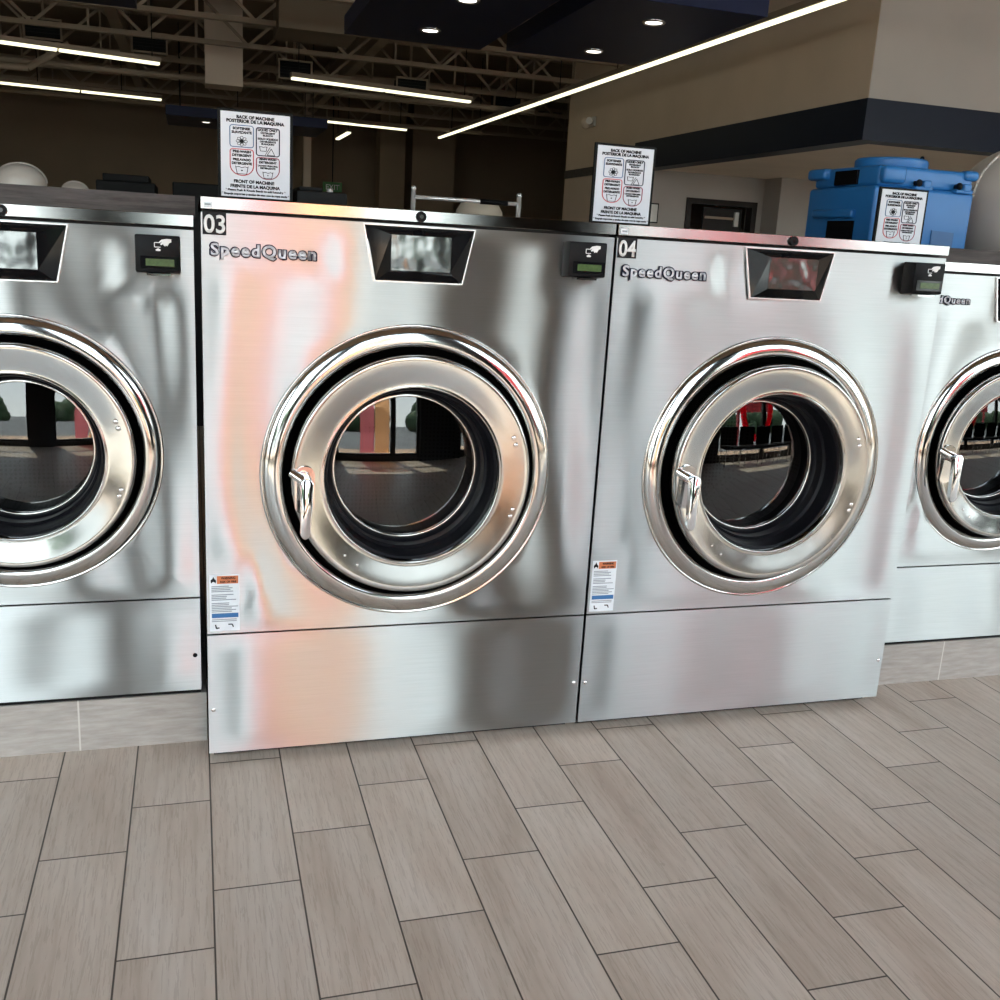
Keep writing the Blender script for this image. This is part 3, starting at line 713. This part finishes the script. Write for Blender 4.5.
S3 = dup(S1, (2.214, 0.50, 1.4355), 'black framed instruction sign in front of the blue plastic tank')
for t_ in (S1, S2, S3): t_.scale = (1, 1, 0.868)

# ================================================================== TANKS AND OTHER THINGS BEHIND THE ROW
t = thing('chemical_tank', 'bulky blue plastic tank behind the right hand sign', 'tank', (2.375, 0.75, 1.474))
def tbox(*a, bev=0.014): return MB().box(*a, bev, 3)
t.scale = (1, 1, 1.05); W_, D_, H_ = 0.44, 0.43, 0.275
m_ = tbox(0, 0, 0.0, W_, D_, 0.205); m_.box(0.02, -0.008, 0.03, 0.10, 0.02, 0.13, 0.01); m_.box(-0.022, 0.10, 0.095, 0.012, 0.36, 0.125, 0.008)
m_.build('tank_body', 'blue_plastic', t, auto=50)
m_ = tbox(0.015, 0.012, 0.205, W_ - 0.005, D_ - 0.01, H_); m_.box(-0.012, 0.32, 0.235, 0.05, D_ + 0.01, 0.275, 0.012); m_.box(0.02, -0.015, 0.215, 0.12, 0.06, 0.272, 0.014)
m_.box(W_ - 0.05, 0.0, 0.245, W_ + 0.012, 0.05, 0.28, 0.012)
for hx_ in (0.165, 0.345): m_.box(hx_, -0.014, 0.198, hx_ + 0.075, 0.02, 0.212, 0.004).box(hx_ + 0.03, -0.016, 0.205, hx_ + 0.065, 0.01, 0.232, 0.005)
m_.build('tank_lid', 'blue_plastic', t, auto=50)
m_ = MB().lathe_z(0.20, 0.20, [(0.0, 0.275), (0.132, 0.275), (0.135, 0.283), (0.135, 0.305), (0.128, 0.312), (0, 0.314)], 48)
m_.build('tank_cap', 'blue_plastic', t, auto=40)
MB().sphere((0.26, 0.1, 0.316), 0.008).build('cap_vent', 'satin_black', t, smooth=True)
for hx_ in (0.155, 0.335):
    MB().sphere((hx_ + 0.02, -0.012, 0.222), 0.013, 1, 0.8, 1).cyl((hx_ + 0.02, -0.02, 0.222), (hx_ + 0.02, 0.01, 0.222), 0.008).build('lid_latch', 'satin_black', t, smooth=True)
MB().box(0.004, 0.13, 0.212, 0.0145, 0.27, 0.262).build('maker_label', 'gloss_black', t)
MB().box(-0.004, 0.10, 0.0, 0.004, 0.27, 0.085).build('side_panel', 'gloss_black', t)
MB().poly([(0.27, 0.0), (0.37, 0.0), (0.37, 0.062), (0.27, 0.066)], -0.004, 0.01).build('recess_shade', 'blue_shade', t)  # flat patch, the shade of a recess painted in darker blue

def dome(label, x, y, z, r, hgt, group='white round tanks behind the row'):
    t = thing('white_tank', label, 'tank', (x, y, z), 0, group)
    m_ = MB().lathe_z(0, 0, [(0, 0), (r, 0), (r, hgt - r * 0.75)] + [(r * math.cos(a), hgt - r * 0.75 + r * 0.75 * math.sin(a)) for a in [PI / 2 * i / 14 for i in range(1, 14)]] + [(0, hgt)], 64)
    m_.build('tank_shell', 'white_plastic', t, smooth=True)
    m_ = MB(); n = 48
    for k_ in range(n):
        a0, a1 = PI * k_ / n, PI * (k_ + 1) / n
        for rr, yy in ((r + 0.004, -0.45 * r), ):
            pass
    pts = [(r * 1.0 * math.cos(a), hgt - r * 0.75 + r * 0.75 * math.sin(a)) for a in [PI * i / 40 for i in range(41)]]
    for (ax, az), (bx, bz) in zip(pts, pts[1:]): m_.cyl((ax, 0, az + 0.001), (bx, 0, bz + 0.001), 0.006, n=8)
    m_.build('moulding_rim', 'white_plastic', t, smooth=True)
    return t
dome('large white round topped tank at the right edge beside the blue tank', 3.42, 1.08, 1.474, 0.33, 0.47)
dome('white round tank top far left above the dark ledge', -0.956, 4.0, 0, 0.135, 1.70)
dome('smallest white round tank top left of the black cabinet', -0.73, 4.6, 0, 0.078, 1.64)

def cabinet(label, x0, x1, y, top, sh):
    t = thing('black_cabinet', label, 'cabinet', ((x0 + x1) / 2, y, 0))
    w = (x1 - x0) / 2
    MB().box(-w, 0, 0, w, 0.6, top - sh, 0.01).build('cabinet_body', 'black', t)
    if sh > 0.02: MB().box(-w * 0.78, 0.03, top - sh, w * 0.78, 0.5, top, 0.006).build('cabinet_top', 'black', t)
    MB().box(-w * 0.9, -0.004, 0.1, w * 0.9, 0.0, top - sh - 0.1).build('cabinet_door', 'satin_black', t)
    return t
cabinet('black cabinet with a stepped top left of the first sign', -0.64, -0.262, 5, 1.725, 0.045)
cabinet('wide black cabinet partly hidden by the first sign', -0.15, 0.40, 5, 1.70, 0.0)

def cart(label, x0, x1, y, top, basket=True):
    t = thing('laundry_cart', label, 'laundry cart', ((x0 + x1) / 2, y, 0)); w = (x1 - x0) / 2
    for sx in (-1, 1):
        MB().cyl((sx * w, 0, 0.12), (sx * w, 0, top), 0.013, n=14).sphere((sx * w, 0, top), 0.015).build('hanger_post', 'bright_rail', t, smooth=True)
    MB().cyl((-w - 0.005, 0, top - 0.045), (w + 0.005, 0, top - 0.045), 0.011, n=14).build('hanger_rail', 'bright_rail', t, smooth=True)
    MB().cyl((w * 0.25, 0, top - 0.045), (w * 0.78, 0, top - 0.045), 0.0135, n=14).build('rail_sleeve', 'satin_black', t, smooth=True)
    m_ = MB(); m_.box(-w, -0.25, 0.12, w, 0.25, 0.16, 0.01)
    m_.build('cart_base', 'chrome', t)
    if basket:
        b = bmesh.new()
        A = [b.verts.new(v) for v in ((-w * .8, -.2, .2), (w * .8, -.2, .2), (w * .8, .2, .2), (-w * .8, .2, .2))]
        B = [b.verts.new(v) for v in ((-w * .95, -.26, .75), (w * .95, -.26, .75), (w * .95, .26, .75), (-w * .95, .26, .75))]
        b.faces.new(A)
        for i in range(4): b.faces.new((A[i], A[(i + 1) % 4], B[(i + 1) % 4], B[i]))
        m_ = MB(); m_.b = b; m_.box(-w * .8, -.2, .16, w * .8, .2, .2)
        m_.build('cart_basket', 'tub', t)
    for sx in (-1, 1):
        for sy in (-1, 1):
            MB().cyl((sx * w * .85 - .012, sy * .2, 0.05), (sx * w * .85 + .012, sy * .2, 0.05), 0.05, n=20).box(sx * w * .85 - .018, sy * .2 - .01, .05, sx * w * .85 + .018, sy * .2 + .01, .13).build('caster', 'satin_black', t)
    return t
cart('chrome laundry cart with hanging rail between the two middle signs', 1.12, 1.716, 3.0, 1.672)
m_ = MB().cyl((0, 0, 0.05), (0, 0, 1.625), 0.013, n=14).sphere((0, 0, 1.625), 0.017).cyl((0, 0, 0), (0, 0, 0.05), 0.16)
m_.box(-0.03, -0.01, 1.575, 0.03, 0.01, 1.60)
tag(m_.build('hanger_post', 'bright_rail', loc=(0.674, 3.0, 0)), 'thin chrome post showing just over the machine beneath the green exit sign', 'post')
t = thing('bucket_chair', 'beige plastic tub shape seen under the chrome hanging rail', 'chair', (1.695, 3.75, 0))
b = bmesh.new()
m_ = MB(); m_.lathe_z(0, 0, [(0.20, 0.42), (0.20, 1.1), (0.145, 1.60), (0.11, 1.655), (0.0, 1.66)], 32); m_.build('tub_shell', 'tub', t, smooth=True)
m_ = MB()
for sx in (-1, 1):
    for sy in (-1, 1): m_.cyl((sx * 0.15, sy * 0.15, 0), (sx * 0.12, sy * 0.12, 0.45), 0.015)
m_.build('tub_stand', 'satin_black', t)

# exit sign, camera, notice
t = thing('exit_sign', 'small green exit sign hanging against the far wall', 'sign', (2.62, 19.8, 2.32))
MB().box(0, 0, 0, 0.40, 0.06, 0.20, 0.01).build('sign_case', 'exit_green', t)
MB().text('EXIT', 0.2, 0.1, 0.11, -0.006, 0.001, width=0.28).build('sign_lettering', 'white_ink', t)
MB().cyl((0.2, 0.03, 0.2), (0.2, 0.03, CEIL - 2.32), 0.012, n=10).build('sign_stem', 'satin_black', t)
t = thing('security_camera', 'small dome security camera on the beige wall', 'camera', (BX, 11.0, 3.10))
MB().box(-0.03, -0.09, -0.06, 0, 0.09, 0.07, 0.01).build('camera_mount', 'white_plastic', t)
MB().sphere((-0.09, 0.06, -0.01), 0.075).build('camera_dome', 'wall_light', t, smooth=True)
MB().cyl((-0.12, -0.14, 0.0), (-0.05, -0.02, 0.0), 0.045).build('camera_barrel', 'white_plastic', t, auto=40)
t = thing('framed_notice', 'small black framed notice on the wall right of the second sign', 'notice', (5.44, 9.46, 1.79))
MB().box(-0.12, 0, 0, 0.13, 0.025, 0.24, 0.003).build('notice_frame', 'satin_black', t)
MB().box(-0.105, -0.003, 0.015, 0.115, 0.0, 0.225).build('notice_sheet', 'white_plastic', t)

# ================================================================== OVERHEAD
def linear(label, a, b, nseg, drop=True, group='linear ceiling lamps', w=0.075):
    a = Vector(a); b = Vector(b); d = b - a
    t = thing('linear_lamp', label, 'lamp', a, math.atan2(d.y, d.x), group); L = math.hypot(d.x, d.y)
    MB().box(0, -w / 2 - 0.01, 0.03, L, w / 2 + 0.01, 0.085).build('lamp_housing', 'steelwork', t)
    for i in range(nseg):
        g = 0.012
        MB().box(L * i / nseg + g, -w / 2, 0.0, L * (i + 1) / nseg - g, w / 2, 0.031, 0.006).build('lamp_tube', 'lamp', t)
    for f in ((0.04, 0.96) if nseg < 3 else tuple((i + .5) / nseg for i in range(nseg))):
        MB().cyl((L * f, 0, 0.085), (L * f, 0, CEIL - a.z), 0.006, n=8).build('hanging_wire', 'satin_black', t)
    return t
linear('nearer linear lamp at upper left running off the left edge', (-2.60, 10.70, 3.3), (-0.37, 11.28, 3.3), 2)
linear('farther and lower linear lamp at upper left', (-3.95, 14.58, 3.3), (-0.45, 15.02, 3.3), 3, w=0.07)
linear('nearer linear lamp left of the right hand lamp row', (1.20, 11.34, 3.3), (3.70, 11.86, 3.3), 2)
linear('farther linear lamp half hidden behind the first sign', (0.60, 15.73, 3.3), (3.66, 16.16, 3.3), 2, w=0.07)
linear('tiny distant lamp stub over the green exit sign', (2.82, 17.5, 3.3), (2.80, 19.0, 3.3), 1)
linear('long continuous lamp row running along the beige wall', (4.42, 16.9, 3.29), (4.62, 2.2, 3.29), 8, w=0.05)

def cloud(label, x0, y0, x1, y1, z, lights, th=0.14):
    t = thing('ceiling_panel', label, 'ceiling panel', ((x0 + x1) / 2, (y0 + y1) / 2, z), 0, 'navy ceiling panels')
    cx, cy = (x0 + x1) / 2, (y0 + y1) / 2
    MB().box(x0 - cx, y0 - cy, 0, x1 - cx, y1 - cy, th, 0.004).build('panel_slab', 'panel_navy', t)
    for lx, ly in lights:
        o = MB().lathe_z(lx - cx, ly - cy, [(0.058, -0.004), (0.075, -0.012), (0.085, -0.004), (0.085, 0.001)], 28).build('downlight_trim', 'chrome', t, smooth=True)
        MB().cyl((lx - cx, ly - cy, -0.006), (lx - cx, ly - cy, 0.001), 0.06).build('downlight_lens', 'downlight', o)
    m_ = MB()
    for sx in (x0 - cx + .2, x1 - cx - .2):
        for sy in (y0 - cy + .2, y1 - cy - .2): m_.cyl((sx, sy, th), (sx, sy, CEIL - z), 0.006, n=8)
    m_.build('hanging_wire', 'satin_black', t)
    return t
cloud('navy ceiling panel with downlights at top centre', 1.185, 2.6, 2.337, 6.34, 3.0, [(1.78, 5.78), (1.79, 4.66), (1.79, 3.4)])
cloud('navy ceiling panel with two downlights beside the long lamp row', 2.54, 4.05, 3.73, 6.25, 3.0, [(3.17, 5.83), (3.14, 4.60)])
cloud('dark ceiling panel just entering at the top left edge', -1.15, 3.6, -0.40, 6.3, 3.0, [])
cloud('distant navy ceiling panel left of the first sign', -0.38, 13.9, 1.98, 15.5, 3.0, [(0.2, 14.5)])

def vent(label, x, y, z):
    t = thing('vent_grille', label, 'vent', (x, y, z), 0, 'black vent grilles under the roof')
    MB().ring([(-0.23, -0.13), (0.23, -0.13), (0.23, 0.13), (-0.23, 0.13)], 0.03, -0.02, 0.02).build('vent_frame', 'steelwork', t)
    MB().box(-0.205, 0.0, -0.105, 0.205, 0.25, 0.105).build('vent_box', 'vent_black', t)
    for i in range(5): MB().box(-0.2, -0.012, -0.09 + i * 0.04, 0.2, 0.0, -0.075 + i * 0.04).build('louvre', 'vent_black', t)
    MB().cyl((0, 0.12, 0.1), (0, 0.12, CEIL - z), 0.02, n=8).build('hanger_rod', 'steelwork', t)
for (x, z), lb in zip([(-1.82, 3.765), (-0.53, 3.735), (1.36, 3.585), (2.99, 3.515), (4.42, 3.47)], ['first black vent grille from the left under the roof', 'second black vent grille from the left under the roof', 'black vent grille just over the nearer lamp right of the first sign', 'black vent grille above the right end of the nearer middle lamp', 'black vent grille next to the far end of the long lamp row']):
    vent(lb, *((x, 12.5, z) if x < 4 else (4.72, 13.5, 3.608)))
struct(MB().box(0.165, 12.0, 3.24, 0.64, 12.5, CEIL).build('duct_drop', 'wall_light'), 'boxed duct dropping from the roof')
struct(MB().box(0.9, 9.4, 3.55, 1.75, 10.2, 3.95).build('duct_box', 'ceiling'))
def joist(y, zb=3.62, zt=4.24, x0=XL, x1=XR):
    m_ = MB(); m_.box(x0, y - 0.04, zb, x1, y + 0.04, zb + 0.055); m_.box(x0, y - 0.04, zt - 0.055, x1, y + 0.04, zt)
    p = 0.62; n = int((x1 - x0) / p)
    for i in range(n):
        a = x0 + i * p; up = i % 2 == 0
        m_.bar((a, y, zb + 0.03 if up else zt - 0.03), (a + p, y, zt - 0.03 if up else zb + 0.03), 0.035)
        if up: m_.bar((a + p, y, zb + 0.03), (a + p, y, zt - 0.03), 0.025)
    return struct(m_.build('roof_joist', 'steelwork'))
for i, y in enumerate((8.2, 9.8, 11.4, 13.2, 15.0, 16.8, 18.6)):
    joist(y, x1=5.2 if y < 12.3 else XR)
m_ = MB()
for x in (-0.9, 2.3): m_.box(x - 0.07, 7.0, 3.80, x + 0.07, YB, 3.86); m_.box(x - 0.02, 7.0, 3.86, x + 0.02, YB, 4.2); m_.box(x - 0.07, 7.0, 4.2, x + 0.07, YB, 4.26)
struct(m_.build('roof_girder', 'steelwork'))
m_ = MB()
for z, y in ((3.42, 13.0), (3.36, 16.0)): m_.cyl((XL, y, z), (5.0, y, z), 0.035, n=12)
m_.cyl((-8, 12.4, 3.27), (-2.0, 12.4, 3.27), 0.045, n=12); m_.cyl((-2.0, 12.4, 3.27), (-1.5, 12.4, 3.6), 0.045, n=12)
struct(m_.build('pipe_run', 'steelwork'))

# ================================================================== BEHIND THE CAMERA (invented for the steel to reflect, seen only as reflections)
def chair(label, x, y):
    t = thing('waiting_chair', label, 'chair', (x, y, 0), 0, 'black waiting chairs along the shop front')
    MB().box(-0.24, -0.24, 0.40, 0.24, 0.22, 0.46, 0.02).build('seat', 'chair_black', t)
    MB().box(-0.24, -0.27, 0.46, 0.24, -0.22, 0.92, 0.02).build('backrest', 'chair_black', t)
    for sx in (-0.2, 0.2):
        for sy in (-0.2, 0.2): MB().cyl((sx, sy, 0), (sx, sy, 0.41), 0.015, n=10).build('leg', 'chrome', t)
    return t
c0 = chair('black waiting chairs in a row against the shop front windows', 3.1, -3.75)
for i in range(1, 6): dup(c0, (3.1 + 0.56 * i, -3.75, 0), c0['label'])
def film(name, col):
    t = NT(name); a = t.n('ShaderNodeBsdfTransparent'); a.inputs[0].default_value = (*col, 1)
    b = t.n('ShaderNodeBsdfTranslucent'); b.inputs[0].default_value = (*col, 1)
    m = t.n('ShaderNodeMixShader'); m.inputs[0].default_value = 0.35; t.l(a.outputs[0], m.inputs[1]); t.l(b.outputs[0], m.inputs[2]); t.l(m.outputs[0], t.out.inputs[0]); return t.m
MAT['pink_film'] = film('pink_tint_film', (0.90, 0.47, 0.50)); MAT['peach_film'] = film('peach_tint_film', (0.98, 0.70, 0.48)); MAT['red_film'] = film('red_tint_film', (0.75, 0.06, 0.10))
FY = STORE_Y + 0.012  # unseen window films, added to colour the reflections in the steel
tag(MB().box(0.27, FY, 0.2, 0.60, FY + 0.002, 3.2).build('window_decal', 'pink_film'), 'pink film added on the shop window behind the viewer to tint reflections', 'decal')
tag(MB().box(0.62, FY, 0.2, 0.97, FY + 0.002, 3.2).build('window_decal', 'peach_film'), 'peach film added on the shop window behind the viewer to tint reflections', 'decal')
tag(MB().loop([(4.15 + 0.52 * math.cos(i * PI / 24), 1.45 + 0.85 * math.sin(i * PI / 24)) for i in range(48)], 0.19, FY, FY + 0.002, True).build('window_decal', 'red_film'), 'red ring shaped film added on the shop window behind the viewer to tint reflections', 'decal')
t = thing('street_sign_board', 'red sign board on posts beyond the pavement', 'sign', (6.2, -8.2, -0.02))
MB().box(-1.3, 0, 1.6, 1.3, 0.15, 3.4, 0.02).build('sign_board', 'red_panel', t)
for sx in (-1.0, 1.0): MB().cyl((sx, 0.08, 0), (sx, 0.08, 1.6), 0.09).build('sign_post', 'red_panel', t)
